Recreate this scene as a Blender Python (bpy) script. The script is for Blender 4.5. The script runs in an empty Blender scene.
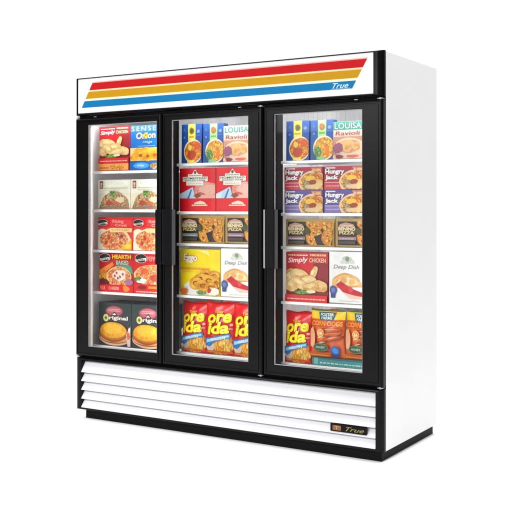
import bpy, bmesh, math, random
from mathutils import Vector, Matrix
random.seed(7)
SC = bpy.context.scene
COL = SC.collection
PI = math.pi

# ---------------------------------------------------------------- materials
def lin(h):
    h = h.lstrip('#')
    out = []
    for i in (0, 2, 4):
        c = int(h[i:i+2], 16)/255
        out.append(c/12.92 if c <= .04045 else ((c+.055)/1.055)**2.4)
    return (*out, 1)
def ink(h):
    c = lin(h)[:3]; y = .2126*c[0]+.7152*c[1]+.0722*c[2]
    return tuple(max(0., min(1., (y+(v-y)*1.12)*.80)) for v in c) + (1,)
MATS = {}
def mat(hexc, rough=.45, spec=.5, metal=0., noise=.06, scale=30., bump=0., printed=False):
    key = ('m', printed, hexc, rough, spec, metal, noise, scale, bump)
    if key in MATS: return MATS[key]
    m = bpy.data.materials.new('surface_' + hexc.strip('#')); m.use_nodes = True
    nt = m.node_tree; b = nt.nodes['Principled BSDF']
    b.inputs['Roughness'].default_value = rough
    b.inputs['Specular IOR Level'].default_value = spec
    b.inputs['Metallic'].default_value = metal
    c = ink(hexc) if printed else lin(hexc)
    tc = nt.nodes.new('ShaderNodeTexCoord'); n = nt.nodes.new('ShaderNodeTexNoise')
    n.inputs['Scale'].default_value = scale; n.inputs['Detail'].default_value = 4
    nt.links.new(tc.outputs['Object'], n.inputs['Vector'])
    r = nt.nodes.new('ShaderNodeValToRGB')
    r.color_ramp.elements[0].position = .3; r.color_ramp.elements[1].position = .7
    r.color_ramp.elements[0].color = tuple(v*(1-noise) for v in c[:3]) + (1,)
    r.color_ramp.elements[1].color = tuple(min(1, v*(1+noise)) for v in c[:3]) + (1,)
    nt.links.new(n.outputs['Fac'], r.inputs['Fac'])
    nt.links.new(r.outputs['Color'], b.inputs['Base Color'])
    if bump:
        bp = nt.nodes.new('ShaderNodeBump'); bp.inputs['Strength'].default_value = bump
        bp.inputs['Distance'].default_value = .004
        nt.links.new(n.outputs['Fac'], bp.inputs['Height']); nt.links.new(bp.outputs['Normal'], b.inputs['Normal'])
    MATS[key] = m
    return m
def food(cols, scale=90., mode='vor', stretch=(1, 1, 1), rot=0., rough=.4):
    key = ('f', tuple(cols), scale, mode, stretch, rot)
    if key in MATS: return MATS[key]
    m = bpy.data.materials.new('printed_food'); m.use_nodes = True
    nt = m.node_tree; b = nt.nodes['Principled BSDF']; b.inputs['Roughness'].default_value = rough
    tc = nt.nodes.new('ShaderNodeTexCoord'); mp = nt.nodes.new('ShaderNodeMapping')
    mp.inputs['Scale'].default_value = stretch; mp.inputs['Rotation'].default_value = (0, rot, 0)
    nt.links.new(tc.outputs['Object'], mp.inputs['Vector'])
    n = nt.nodes.new('ShaderNodeTexNoise'); n.inputs['Scale'].default_value = scale*(.45 if mode == 'vor' else .3); n.inputs['Detail'].default_value = 5
    nt.links.new(mp.outputs['Vector'], n.inputs['Vector'])
    r = nt.nodes.new('ShaderNodeValToRGB'); e = r.color_ramp.elements
    while len(e) < len(cols): e.new(.5)
    for i, c in enumerate(cols):
        e[i].color = ink(c)
        e[i].position = i/len(cols) if mode == 'vor' else .3 + .4*i/max(1, len(cols)-1)
    if mode == 'vor':
        mx = nt.nodes.new('ShaderNodeMix'); mx.data_type = 'VECTOR'; mx.inputs['Factor'].default_value = .03
        nt.links.new(mp.outputs['Vector'], mx.inputs[4]); nt.links.new(n.outputs['Color'], mx.inputs[5])
        v = nt.nodes.new('ShaderNodeTexVoronoi'); v.inputs['Scale'].default_value = scale
        nt.links.new(mx.outputs[1], v.inputs['Vector'])
        s = nt.nodes.new('ShaderNodeSeparateColor'); nt.links.new(v.outputs['Color'], s.inputs[0])
        n2 = nt.nodes.new('ShaderNodeTexNoise'); n2.inputs['Scale'].default_value = scale*.9; n2.inputs['Detail'].default_value = 3
        nt.links.new(mp.outputs['Vector'], n2.inputs['Vector'])
        mf = nt.nodes.new('ShaderNodeMix'); mf.inputs['Factor'].default_value = .38
        nt.links.new(s.outputs[0], mf.inputs[2]); nt.links.new(n2.outputs['Fac'], mf.inputs[3])
        nt.links.new(mf.outputs[0], r.inputs['Fac'])
    else:
        v = nt.nodes.new('ShaderNodeTexVoronoi'); v.inputs['Scale'].default_value = scale*3
        nt.links.new(mp.outputs['Vector'], v.inputs['Vector'])
        mf = nt.nodes.new('ShaderNodeMix'); mf.inputs['Factor'].default_value = .22
        nt.links.new(n.outputs['Fac'], mf.inputs[2]); nt.links.new(v.outputs['Distance'], mf.inputs[3])
        nt.links.new(mf.outputs[0], r.inputs['Fac'])
    out = r.outputs['Color']
    if mode == 'vor':   # the printed picture shows separate chunks with shade painted into the gaps between them
        mr = nt.nodes.new('ShaderNodeMapRange'); mr.inputs['From Min'].default_value = .25; mr.inputs['From Max'].default_value = .75
        mr.inputs['To Min'].default_value = 1.22; mr.inputs['To Max'].default_value = .68
        nt.links.new(v.outputs['Distance'], mr.inputs['Value'])
        mu = nt.nodes.new('ShaderNodeMix'); mu.data_type = 'RGBA'; mu.blend_type = 'MULTIPLY'; mu.inputs['Factor'].default_value = 1
        nt.links.new(out, mu.inputs[6]); nt.links.new(mr.outputs['Result'], mu.inputs[7]); out = mu.outputs[2]
    nt.links.new(out, b.inputs['Base Color'])
    MATS[key] = m
    return m
def glass_mat():
    m = bpy.data.materials.new('clear_glass'); m.use_nodes = True; nt = m.node_tree; nt.nodes.clear()
    o = nt.nodes.new('ShaderNodeOutputMaterial'); t = nt.nodes.new('ShaderNodeBsdfTransparent')
    t.inputs['Color'].default_value = (.975, .985, .98, 1)
    g = nt.nodes.new('ShaderNodeBsdfGlossy'); g.inputs['Roughness'].default_value = .02
    f = nt.nodes.new('ShaderNodeFresnel'); f.inputs['IOR'].default_value = 1.18
    mx = nt.nodes.new('ShaderNodeMixShader')
    nt.links.new(f.outputs[0], mx.inputs[0]); nt.links.new(t.outputs[0], mx.inputs[1]); nt.links.new(g.outputs[0], mx.inputs[2])
    nt.links.new(mx.outputs[0], o.inputs['Surface'])
    return m
def tube_mat():
    m = bpy.data.materials.new('lit_tube'); m.use_nodes = True; b = m.node_tree.nodes['Principled BSDF']
    b.inputs['Base Color'].default_value = (.9, .9, .9, 1)
    b.inputs['Emission Color'].default_value = (1, .98, .95, 1); b.inputs['Emission Strength'].default_value = 1.5
    return m
BLACK = mat('#0e0e0f', rough=.24, spec=.10, noise=.12, scale=60)
BLACKM = mat('#0b0b0b', rough=.55, spec=.08, noise=.12, scale=40)
WHITE = mat('#f1f0f1', rough=.42, spec=.4, noise=.008, scale=5)
LINER = mat('#f1f1f2', rough=.5, spec=.35, noise=.015, scale=6)
RACK = mat('#f1f1f2', rough=.35, spec=.5, noise=.01)
STEEL = mat('#9c9c9f', rough=.4, metal=.7, noise=.05)
GREYT = mat('#5c5c60', rough=.35, spec=.3, metal=.2, noise=.05)
EDGE = mat('#b4b4b8', rough=.35, spec=.3, metal=.2, noise=.05)  # lighter copy of the flank grey, a highlight painted into the colour
BEAD = mat('#8e8e93', rough=.35, metal=.4, noise=.05)
GLASS = glass_mat()
TUBE = tube_mat()

# ---------------------------------------------------------------- object helpers
WO = {}
def empty(name, loc, label=None, cat=None, group=None):
    o = bpy.data.objects.new(name, None); COL.objects.link(o); o.location = loc
    o.empty_display_size = .1
    WO[o.name] = Vector(loc); tag(o, label, cat, group); return o
def tag(o, label=None, cat=None, group=None, kind=None):
    if label: o['label'] = label
    if cat: o['category'] = cat
    if group: o['group'] = group
    if kind: o['kind'] = kind
    return o
def link(name, bm, mats, parent=None, origin=None, smooth=False, recalc=True):
    """world-space bmesh -> one mesh object whose origin stands at origin"""
    if origin is None:
        origin = Vector((sum(v.co.x for v in bm.verts), sum(v.co.y for v in bm.verts), 0))/max(1, len(bm.verts))
        origin.z = min(v.co.z for v in bm.verts)
    origin = Vector(origin)
    if recalc: bmesh.ops.recalc_face_normals(bm, faces=bm.faces)
    for v in bm.verts: v.co -= origin
    me = bpy.data.meshes.new(name); bm.to_mesh(me); bm.free()
    for m in (mats if isinstance(mats, (list, tuple)) else [mats]): me.materials.append(m)
    if smooth:
        for p in me.polygons: p.use_smooth = True
    o = bpy.data.objects.new(name, me); COL.objects.link(o)
    if parent is not None:
        o.parent = parent; o.location = origin - WO[parent.name]
    else: o.location = origin
    WO[o.name] = origin
    return o
def box(bm, x0, x1, y0, y1, z0, z1, mi=0, bev=0, seg=2):
    r = bmesh.ops.create_cube(bm, size=1)
    for v in r['verts']:
        v.co = Vector((x0+(v.co.x+.5)*(x1-x0), y0+(v.co.y+.5)*(y1-y0), z0+(v.co.z+.5)*(z1-z0)))
    fs = list({f for v in r['verts'] for f in v.link_faces})
    for f in fs: f.material_index = mi
    if bev:
        es = list({e for v in r['verts'] for e in v.link_edges})
        q = bmesh.ops.bevel(bm, geom=es, offset=bev, segments=seg, affect='EDGES', profile=.5)
        for f in q['faces']: f.material_index = mi
def rings(bm, rs, mi=0, cap=False):
    """rs: list of (xl, xr, zb, zt, y); joins consecutive rectangles with quads"""
    prev = None
    for (a, b, c, d, y) in rs:
        cur = [bm.verts.new((a, y, c)), bm.verts.new((b, y, c)), bm.verts.new((b, y, d)), bm.verts.new((a, y, d))]
        if prev:
            for i in range(4):
                f = bm.faces.new((prev[i], prev[(i+1) % 4], cur[(i+1) % 4], cur[i])); f.material_index = mi
        prev = cur
    if cap: bm.faces.new(prev).material_index = mi
def prism(bm, sec, x0, x1, mi=0, axis='x'):
    """extrude a closed section along x (sec = (y, z)) or along z (sec = (x, y))"""
    def P(a, b, t): return (t, a, b) if axis == 'x' else (a, b, t)
    A = [bm.verts.new(P(a, b, x0)) for a, b in sec]; B = [bm.verts.new(P(a, b, x1)) for a, b in sec]
    n = len(sec)
    for i in range(n): bm.faces.new((A[i], A[(i+1) % n], B[(i+1) % n], B[i])).material_index = mi
    bm.faces.new(A).material_index = mi; bm.faces.new(B[::-1]).material_index = mi
def cyl(bm, c, r, h, axis='z', n=16, mi=0):
    M = Matrix.Translation(c)
    if axis == 'x': M = M @ Matrix.Rotation(PI/2, 4, 'Y')
    if axis == 'y': M = M @ Matrix.Rotation(PI/2, 4, 'X')
    q = bmesh.ops.create_cone(bm, cap_ends=True, segments=n, radius1=r, radius2=r, depth=h, matrix=M)
    for f in {f for v in q['verts'] for f in v.link_faces}: f.material_index = mi

TXT = {}
def text_geo(s, shear=0., bold=0., space=1.):
    """outline of a string as triangles in the unit square"""
    k = (s, shear, bold, space)
    if k in TXT: return TXT[k]
    cu = bpy.data.curves.new('lettering', 'FONT'); cu.body = s; cu.size = 1; cu.shear = shear; cu.offset = bold
    cu.space_character = space; cu.resolution_u = 3; cu.fill_mode = 'FRONT'
    ob = bpy.data.objects.new('lettering', cu)
    COL.objects.link(ob)
    dg = bpy.context.evaluated_depsgraph_get(); dg.update()
    me = bpy.data.meshes.new_from_object(ob.evaluated_get(dg))
    vs = [(v.co.x, v.co.y) for v in me.vertices]; fs = [tuple(p.vertices) for p in me.polygons]
    bpy.data.objects.remove(ob); bpy.data.curves.remove(cu); bpy.data.meshes.remove(me)
    x0 = min(v[0] for v in vs); x1 = max(v[0] for v in vs); y0 = min(v[1] for v in vs); y1 = max(v[1] for v in vs)
    TXT[k] = ([((x-x0)/(x1-x0), (y-y0)/(y1-y0)) for x, y in vs], fs)
    return TXT[k]

# ---------------------------------------------------------------- printed packages
class Pack:
    """a carton or bag: u, v in 0..1 across the printed front, layers stand a fraction of a millimetre apart"""
    def __init__(s, w, h, d, base, kind='carton'):
        s.w, s.h, s.d, s.kind = w, h, d, kind
        s.mats = []; s.bm = bmesh.new(); s.layer = 0; s.art = []
        s.base = base
    def mi(s, m):
        if isinstance(m, str): m = mat(m, rough=.4, noise=.09, scale=16, printed=True)
        if m not in s.mats: s.mats.append(m)
        return s.mats.index(m)
    def add(s, vs, fs, m):
        s.layer += 1
        s.art.append((vs, fs, s.mi(m), s.layer))
    def poly(s, pts, m): s.add(pts, [tuple(range(len(pts)))], m)
    def rect(s, u0, v0, u1, v1, m): s.poly([(u0, v0), (u1, v0), (u1, v1), (u0, v1)], m)
    def ell(s, cu, cv, ru, rv, m, a0=0, a1=360, amp=0, seed=0, n=30, rot=0):
        rr = random.Random(seed); k = [(rr.uniform(0, 6.3), rr.choice((2, 3, 5, 7))) for _ in range(3)]
        pts = []
        for i in range(n):
            a = math.radians(a0 + (a1-a0)*i/(n if a1-a0 >= 360 else n-1))
            q = 1 + .6*amp*sum(math.sin(f*a+p) for p, f in k)
            x, y = ru*q*math.cos(a)*s.w, rv*q*math.sin(a)*s.h
            c, t = math.cos(rot), math.sin(rot)
            u, v = cu + (x*c-y*t)/s.w, cv + (x*t+y*c)/s.h
            pts.append((min(.995, max(.005, u)), min(.995, max(.005, v))))
        s.poly(pts, m)
    def text(s, t, u0, v0, u1, v1, m, shear=0., bold=0., rot=0., arc=0., out=None, ow=.03, space=1.):
        def place(vs, g):
            o = []
            cu, cv = (u0+u1)/2, (v0+v1)/2
            for x, y in vs:
                x = x*(1+2*g)-g; y = y*(1+2*g)-g
                u = u0+(u1-u0)*x; v = v0+(v1-v0)*y + arc*(1-(2*x-1)**2)
                if rot:
                    X, Y = (u-cu)*s.w, (v-cv)*s.h; c, q = math.cos(rot), math.sin(rot)
                    u, v = cu+(X*c-Y*q)/s.w, cv+(X*q+Y*c)/s.h
                o.append((u, v))
            return o
        if out:
            vs, fs = text_geo(t, shear, bold+ow, space); s.add(place(vs, .02), fs, out)
        vs, fs = text_geo(t, shear, bold, space); s.add(place(vs, 0), fs, m)
    def scribble(s, u0, v0, u1, v1, rows, m, seed=1, gap=.45):
        """rows of small print"""
        rr = random.Random(seed); hh = (v1-v0)/rows; vs = []; fs = []
        for r in range(rows):
            u = u0; b = v0+hh*r
            while u < u1-.01:
                l = min(u1-u, rr.uniform(.02, .07)); n = len(vs)
                vs += [(u, b), (u+l, b), (u+l, b+hh*(1-gap)), (u, b+hh*(1-gap))]; fs.append((n, n+1, n+2, n+3)); u += l+.012
        s.add(vs, fs, m)
    def crop(s, vs, fs):
        """cuts a layer at the edges of the printed front"""
        b = bmesh.new(); V = [b.verts.new((x, y, 0)) for x, y in vs]
        for f in fs:
            try: b.faces.new([V[i] for i in f])
            except ValueError: pass
        for co, no in (((.004, 0, 0), (-1, 0, 0)), ((.996, 0, 0), (1, 0, 0)), ((0, .004, 0), (0, -1, 0)), ((0, .996, 0), (0, 1, 0))):
            bmesh.ops.bisect_plane(b, geom=b.verts[:]+b.edges[:]+b.faces[:], plane_co=co, plane_no=no, clear_outer=True)
        b.verts.index_update()
        o = [(v.co.x, v.co.y) for v in b.verts], [tuple(v.index for v in f.verts) for f in b.faces]
        b.free(); return o
    def bulge(s, u, v):
        if s.kind == 'carton': return 0.
        u = min(1, max(0, u)); v = min(1, max(0, v))
        e = (math.sin(PI*u)**.55)*(math.sin(PI*min(1, max(0, (v-.02)/.96)))**.5)
        return s.d*.5*e + .0022*math.sin(17*u+9*v)*e + .0018*math.sin(31*v-14*u+s.w*90)*e
    def width(s, u, v):
        if s.kind == 'carton': return u
        pinch = 1-.05*math.sin(PI*v)**.8 + .012*math.sin(13*v+s.h*50)
        return .5+(u-.5)*pinch
    def finish(s, name, origin, label, cat, group=None, rz=0., tilt=0.):
        w, h, d = s.w, s.h, s.d
        bm = bmesh.new(); b0 = s.mi(s.base)
        if s.kind == 'carton':
            box(bm, -w/2, w/2, 0, d, 0, h, b0, bev=.0018, seg=1)
            # tuck flap seam on the top, glue flap on the side
            box(bm, -w/2+.004, w/2-.004, d*.42, d*.46, h-.001, h+.0006, b0)
        else:
            nu, nv = 30, 40; F = {}; B = {}
            for i in range(nu+1):
                for j in range(nv+1):
                    u, v = i/nu, j/nv; x = (s.width(u, v)-.5)*w
                    zz = v*h + (.004*math.sin(9*u+w*40) if j == nv else 0)
                    F[i, j] = bm.verts.new((x, s.d/2-s.bulge(u, v)-.002, zz))
                    B[i, j] = F[i, j] if i in (0, nu) or j in (0, nv) else bm.verts.new((x, s.d/2+s.bulge(u, v)*.8+.002, zz))
            for i in range(nu):
                for j in range(nv):
                    f = bm.faces.new((F[i, j], F[i+1, j], F[i+1, j+1], F[i, j+1])); f.material_index = b0; f.smooth = True
                    f = bm.faces.new((B[i, j+1], B[i+1, j+1], B[i+1, j], B[i, j])); f.material_index = b0; f.smooth = True
        bmesh.ops.recalc_face_normals(bm, faces=bm.faces)
        for vs, fs, mi, lay in s.art:
            vs, fs = s.crop(vs, fs)
            a = bmesh.new(); V = [a.verts.new((x, 0, y)) for x, y in vs]
            for f in fs:
                try: a.faces.new([V[i] for i in f])
                except ValueError: pass
            if s.kind != 'carton':
                bmesh.ops.triangulate(a, faces=a.faces)
                for _ in range(7):
                    es = [e for e in a.edges if math.hypot((e.verts[0].co.x-e.verts[1].co.x)*w, (e.verts[0].co.z-e.verts[1].co.z)*h) > .0085]
                    if not es: break
                    bmesh.ops.subdivide_edges(a, edges=es, cuts=1)
                    bmesh.ops.triangulate(a, faces=[f for f in a.faces if len(f.verts) > 3])
            off = {}
            for v in a.verts:
                u, q = v.co.x, v.co.z
                y = -.00035*lay-.0002 if s.kind == 'carton' else s.d/2-s.bulge(u, q)-.0028-.0007*lay
                off[v] = bm.verts.new(((s.width(u, q)-.5)*w, y, q*h))
            for f in a.faces:
                vv = [off[v] for v in f.verts]
                n = (vv[1].co-vv[0].co).cross(vv[2].co-vv[1].co)
                if n.y > 0: vv.reverse()
                try: nf = bm.faces.new(vv)
                except ValueError: continue
                nf.material_index = mi; nf.smooth = s.kind != 'carton'
            a.free()
        me = bpy.data.meshes.new(name); bm.to_mesh(me); bm.free()
        for m in s.mats: me.materials.append(m)
        o = bpy.data.objects.new(name, me); COL.objects.link(o)
        o.location = origin; o.rotation_euler = (tilt, 0, rz)
        return tag(o, label, cat, group)
def dup(o, loc, label, rz=0., group=None):
    c = o.copy(); COL.objects.link(c); c.location = loc; c.rotation_euler = (o.rotation_euler.x, 0, rz); c['label'] = label
    if group: c['group'] = group
    return c

# ================================================================= setting
def build_sweep():
    bm = bmesh.new(); R = 2.2; yb = 5.2; prof = [(-12, 0)]
    for i in range(0, 13):
        a = PI/2*i/12; prof.append((yb-R+R*math.sin(a), R-R*math.cos(a)))
    prof.append((yb, 9))
    prev = None
    for y, z in prof:
        cur = [bm.verts.new((-16, y, z)), bm.verts.new((13, y, z))]
        if prev: bm.faces.new((prev[0], prev[1], cur[1], cur[0]))
        prev = cur
    o = link('floor', bm, mat('#fbfbfb', rough=.85, spec=.1, noise=.004, scale=2), origin=(0, 0, 0), smooth=True)
    tag(o, kind='structure')
build_sweep()

# ================================================================= the freezer
HW = .9925; XL = -1.004; H = 2.0327; Z0 = .051; YB = .7406; YF = .037
ROOT = empty('display_freezer', (0, .38, 0), 'white three-door glass front display freezer with black frame and striped sign band', 'freezer')

def part(name, bm, mats, parent=ROOT, **k): return link(name, bm, mats, parent, **k)

# white outer cabinet: bevelled box open to the front
bm = bmesh.new()
box(bm, XL, HW, YF, YB, Z0, H, 0, bev=.006, seg=3)
for f in [f for f in bm.faces if f.normal.y < -.5]: bm.faces.remove(f)
CAB = part('cabinet', bm, WHITE, recalc=False)
# plinth
bm = bmesh.new()
box(bm, -.949, .972, .034, .732, 0, .0505, 0, bev=.002, seg=1)
part('plinth', bm, BLACKM)
# inner liner: five faces with depth, ribbed back panel
IX, IZ0, IZ1, IY = .958, .405, 1.84, .66
bm = bmesh.new()
box(bm, -IX-.02, -IX, .09, IY, IZ0, IZ1); box(bm, IX, IX+.02, .09, IY, IZ0, IZ1)
box(bm, -IX, IX, .09, IY, IZ0-.02, IZ0); box(bm, -IX, IX, .09, IY, IZ1, IZ1+.02)
box(bm, -IX-.02, IX+.02, IY+.0005, IY+.02, IZ0-.02, IZ1+.02)
for i in range(64):
    x = -IX+.015+i*(2*IX-.03)/63
    box(bm, x-.004, x+.004, IY-.003, IY+.0003, IZ0+.02, IZ1-.02)
part('inner_liner', bm, LINER)
# black face frame with two mullions
MUL = ((-.377, -.325), (.307, .360))
bm = bmesh.new()
rings(bm, [(XL+.004, HW-.004, Z0+.006, H-.006, .0385), (-.955, .955, .42, 1.79, .0385), (-.955, .955, .42, 1.79, .089), (XL+.02, HW-.02, Z0+.02, H-.02, .089)])
for a, b in MUL: box(bm, a, b, .0395, .124, .4205, 1.7895, bev=.003, seg=1)
part('face_frame', bm, BLACKM)
# light grey jamb rail seen inside the first door
bm = bmesh.new()
for x0, x1, y0, y1 in ((-.9545, -.945, .045, .088), (-.9545, -.932, .060, .070)):
    box(bm, x0, x1, y0, y1, .425, 1.785, bev=.002, seg=1)
part('jamb_rail', bm, LINER)

# ---- header sign
hz0 = 1.804
bm = bmesh.new()
def hr(t, y):   # t 0 outer edge .. 1 inner edge of the rim
    return (XL+.022*t, HW-.0505*t, hz0+.0145*t, H-.0105*t, y)
rs = [hr(0, .0365), hr(0, .03)]
for i in range(1, 7):
    a = PI/2*i/6; rs.append(hr(.75*(1-math.cos(a)), .03-.03*math.sin(a)))
rs += [hr(1, 0), hr(1, .004)]
rings(bm, rs)
HDR = part('header_sign', bm, BLACK)
hx0, hx1, hb, ht = -HW+.0105, HW-.0505, hz0+.0145, H-.0105
bm = bmesh.new(); box(bm, hx0, hx1, .0035, .03, hb, ht)
PAN = part('sign_panel', bm, [mat('#fbfbfb', rough=.35, noise=.004)], HDR)
def stripe(name, zt, zb, col, y=.0031):
    bm = bmesh.new()
    # slanted ends: 83 mm of run over 143 mm of height
    xl = lambda z: -.871-(1.994-z)*.58
    xr = lambda z: .908-(1.994-z)*.575
    sec = [(xl(zb), zb), (xr(zb), zb), (xr(zt), zt), (xl(zt), zt)]
    A = [bm.verts.new((x, y, z)) for x, z in sec]; B = [bm.verts.new((x, .0034, z)) for x, z in sec]
    bm.faces.new(A); 
    for i in range(4): bm.faces.new((A[i], B[i], B[(i+1) % 4], A[(i+1) % 4]))
    part(name, bm, mat(col, rough=.5, spec=.15, noise=.02), HDR)
stripe('colour_stripe', 1.994, 1.953, '#c61218'); stripe('colour_stripe', 1.9435, 1.903, '#c8930a'); stripe('colour_stripe', 1.890, 1.851, '#0076ae')
for zt, zb, c in ((2.000, 1.9945, '#f6b3a8'), (1.9525, 1.944, '#fbdcae'), (1.9025, 1.8905, '#f6f3cf')):
    stripe('pale_stripe', zt, zb, c)
def lettering(name, s, x0, x1, z0, z1, y, m, parent, shear=.35, bold=.012, space=1.):
    vs, fs = text_geo(s, shear, bold, space); bm = bmesh.new()
    V = [bm.verts.new((x0+(x1-x0)*a, y, z0+(z1-z0)*b)) for a, b in vs]
    for f in fs:
        vv = [V[i] for i in f]
        try: bm.faces.new(vv)
        except ValueError: pass
    for f in bm.faces:
        if f.normal.y > 0: f.normal_flip()
    for f in bm.faces:
        f.normal_update()
    q = bmesh.ops.extrude_face_region(bm, geom=bm.faces[:])
    for v in q['geom']:
        if isinstance(v, bmesh.types.BMVert): v.co.y += .0008
    return part(name, bm, m, parent)
lettering('lettering', 'True', .716, .806, 1.857, 1.884, .0022, mat('#c4e4f4', noise=.02), HDR, shear=.45)
bm = bmesh.new(); box(bm, .706, .812, .0023, .003, 1.8540, 1.8551)
part('lettering', bm, mat('#c4e4f4', noise=.02), HDR)

# ---- grille
gz0, gz1 = Z0, .362
ox0, ox1, oz0, oz1 = -.957, .953, .066, .348
bm = bmesh.new()
def gr(t, y): return (XL+.041*t, HW-.034*t, gz0+.012*t, gz1-.012*t, y)
rs = [gr(0, .0365), gr(0, .026)]
for i in range(1, 7):
    a = PI/2*i/6; rs.append(gr(.8*(1-math.cos(a)), .026-.026*math.sin(a)))
rs += [(ox0-.003, ox1+.003, oz0-.002, oz1+.002, 0), (ox0, ox1, oz0, oz1, .002), (ox0, ox1, oz0, oz1, .07)]
rings(bm, rs, cap=True)
GR = part('grille_panel', bm, BLACK)
tips = [.2775, .2245, .172, .1195, .0675]; tops = [.3465, .2745+.018, .2215+.018, .169+.018, .1165+.018]
SLAT = mat('#d6d5d9', rough=.5, spec=.2, noise=.012, scale=9)
for i, (tp, to) in enumerate(zip(tips, tops)):
    yt = .046 if i else .044
    if i: yt = .050
    bm = bmesh.new()
    prism(bm, [(.0015, tp), (.003, tp-.0006), (.016, tp-.0004), (.016, tp+.002), (.006, tp+.0025), (yt+.002, to-.001), (yt, to), (.0015, tp+.003)], ox0+.0008, ox1-.0008)
    part('louvre', bm, SLAT, GR)
# badge
bm = bmesh.new(); box(bm, .706, .905, -.0015, .014, .1295, .1665, bev=.0010, seg=1)
BG = part('badge', bm, mat('#0c0a09', rough=.4, spec=.1, noise=.1), GR)
GOLD = mat('#b08a4a', rough=.35, metal=.5, noise=.15, scale=200)
lettering('lettering', 'True', .792, .893, .1375, .1585, -.0024, mat('#8f8048', rough=.45, spec=.2), GR, shear=.45, bold=.004)
bm = bmesh.new()
box(bm, .719, .766, -.0024, -.0014, .136, .1605, bev=.0003, seg=1)
part('emblem', bm, mat('#7c5234', rough=.5, spec=.2, noise=.35, scale=160), GR)
lettering('lettering', 'T', .731, .754, .139, .157, -.0033, mat('#b0895c', rough=.5, spec=.2), GR, shear=0, bold=.01)

# ---- doors
DZ0, DZ1 = .374, 1.7885; WZ0, WZ1 = .434, 1.7465
def door(x0, x1, w0, w1, hinge_right, hsec):
    bm = bmesh.new(); r = .020
    def out(d, y): return (x0+d, x1-d, DZ0+d, DZ1-d, y)
    rs = [out(.001, .0365), out(0, .034), out(0, .018)]
    for i in range(1, 7):
        a = PI/2*i/6; rs.append(out(.012*(1-math.cos(a)), .018-.018*math.sin(a)))
    rs += [out(.0175, 0), out(.0185, .0035), out(.0225, .0035), out(.0235, 0)]
    rs += [(w0-.003, w1+.003, WZ0-.003, WZ1+.003, 0), (w0, w1, WZ0, WZ1, .002), (w0, w1, WZ0, WZ1, .0365)]
    rings(bm, rs[:-1]); rings(bm, rs[-2:], 1)
    bmesh.ops.remove_doubles(bm, verts=bm.verts, dist=1e-6)
    D = part('door', bm, [BLACK, BLACKM if hinge_right else LINER], origin=((x0+x1)/2, .02, DZ0))
    bm = bmesh.new()
    e = .0035
    rings(bm, [(w0+.0003, w1-.0003, WZ0+.0003, WZ1-.0003, .004), (w0+e, w1-e, WZ0+e, WZ1-e, .0055), (w0+e, w1-e, WZ0+e, WZ1-e, .013)])
    part('glazing_bead', bm, BEAD, D)
    bm = bmesh.new(); box(bm, w0+.0005, w1-.0005, .0135, .0195, WZ0+.0005, WZ1-.0005)
    part('glass_pane', bm, GLASS, D)
    # dark gasket behind the frame
    bm = bmesh.new()
    rings(bm, [(x0+.02, x1-.02, DZ0+.02, DZ1-.02, .0368), (x0+.022, x1-.022, DZ0+.022, DZ1-.022, .0383), (w0-.004, w1+.004, WZ0-.004, WZ1+.004, .0383), (w0-.002, w1+.002, WZ0-.002, WZ1+.002, .0368)])
    part('gasket', bm, BLACKM, D)
    # handle: vertical grip bar with chamfered satin flanks, the third door's left one lightened as a painted highlight
    a0, a1, a2, a3 = hsec; bm = bmesh.new(); yf = -.022
    hz = (.938, 1.246); top = []
    sec = [(a0, -.0003), (a1, yf), (a1+.005, yf-.003), (a2-.005, yf-.003), (a2, yf), (a3, -.0003)]
    prism(bm, sec, hz[0], hz[1], 0, axis='z')
    bm.faces.ensure_lookup_table()
    bm.faces[0].material_index = 1; bm.faces[4].material_index = 2
    part('handle', bm, [BLACK, EDGE if x0 > .2 else GREYT, GREYT], D)
    # hinges in the gap above and below
    for zc in (DZ1+.0055, DZ0-.0055):
        bm = bmesh.new(); xh = x1-.016 if hinge_right else x0+.014
        box(bm, xh-.014, xh+.014, .006, .034, zc-.0025, zc+.0025, bev=.001, seg=1)
        cyl(bm, (xh, .012, zc), .006, .010)
        if zc > 1:
            xa = xh-.128 if hinge_right else xh+.138
            b2 = bmesh.new(); box(b2, xa-.010, xa+.010, .003, .012, zc-.002, zc+.0025, bev=.001, seg=1)
            part('hold_open_clip', b2, STEEL, D)
        part('hinge', bm, STEEL, D)
    return D
door(-1.0025, -.3605, -.899, -.393, False, (-.398, -.386, -.346, -.361+.003))
door(-.3565, .3035, -.289, .216, True, (-.3535, -.335, -.270, -.262))
door(.3085, .9905, .375, .882, True, (.311, .333, .392, .399))

# ---- shelves: wire deck with a white front rail
BAY = ((-.957, -.378), (-.324, .306), (.361, .957))
LV = [(1.476, 1.246, 1.004, .754, .431), (1.508, 1.236, 1.056, .762, .438), (1.505, 1.229, 1.052, .760, .435)]
for (x0, x1), zs in zip(BAY, LV):
    for z in zs:
        bm = bmesh.new()
        box(bm, x0+.001, x1-.001, .094, .104, z-.016, z-.0005, bev=.003, seg=2)
        box(bm, x0+.001, x1-.001, .61, .617, z-.012, z-.0015)
        for k in (0, 1, 2):
            yy = .22+.16*k; box(bm, x0+.004, x1-.004, yy, yy+.005, z-.011, z-.0045)
        n = 30
        for i in range(n):
            x = x0+.012+(x1-x0-.024)*i/(n-1)
            box(bm, x-.0026, x+.0026, .1042, .6098, z-.004, z-.0008)
        part('shelf', bm, RACK)
# vertical light tubes behind the right mullion / jamb of each bay and behind the first jamb
TUBES = ((-.384, .060), (.300, .060), (.9455, .060))
for i, (x, y) in enumerate(TUBES):
    bm = bmesh.new(); cyl(bm, (x, y, 1.10), .006, 1.30, n=12)
    box(bm, x-.004, x+.004, y-.004, y+.004, .43, .4495, 1); box(bm, x-.004, x+.004, y-.004, y+.004, 1.7505, 1.77, 1)
    part('light_tube', bm, [TUBE, BLACKM])

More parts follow.
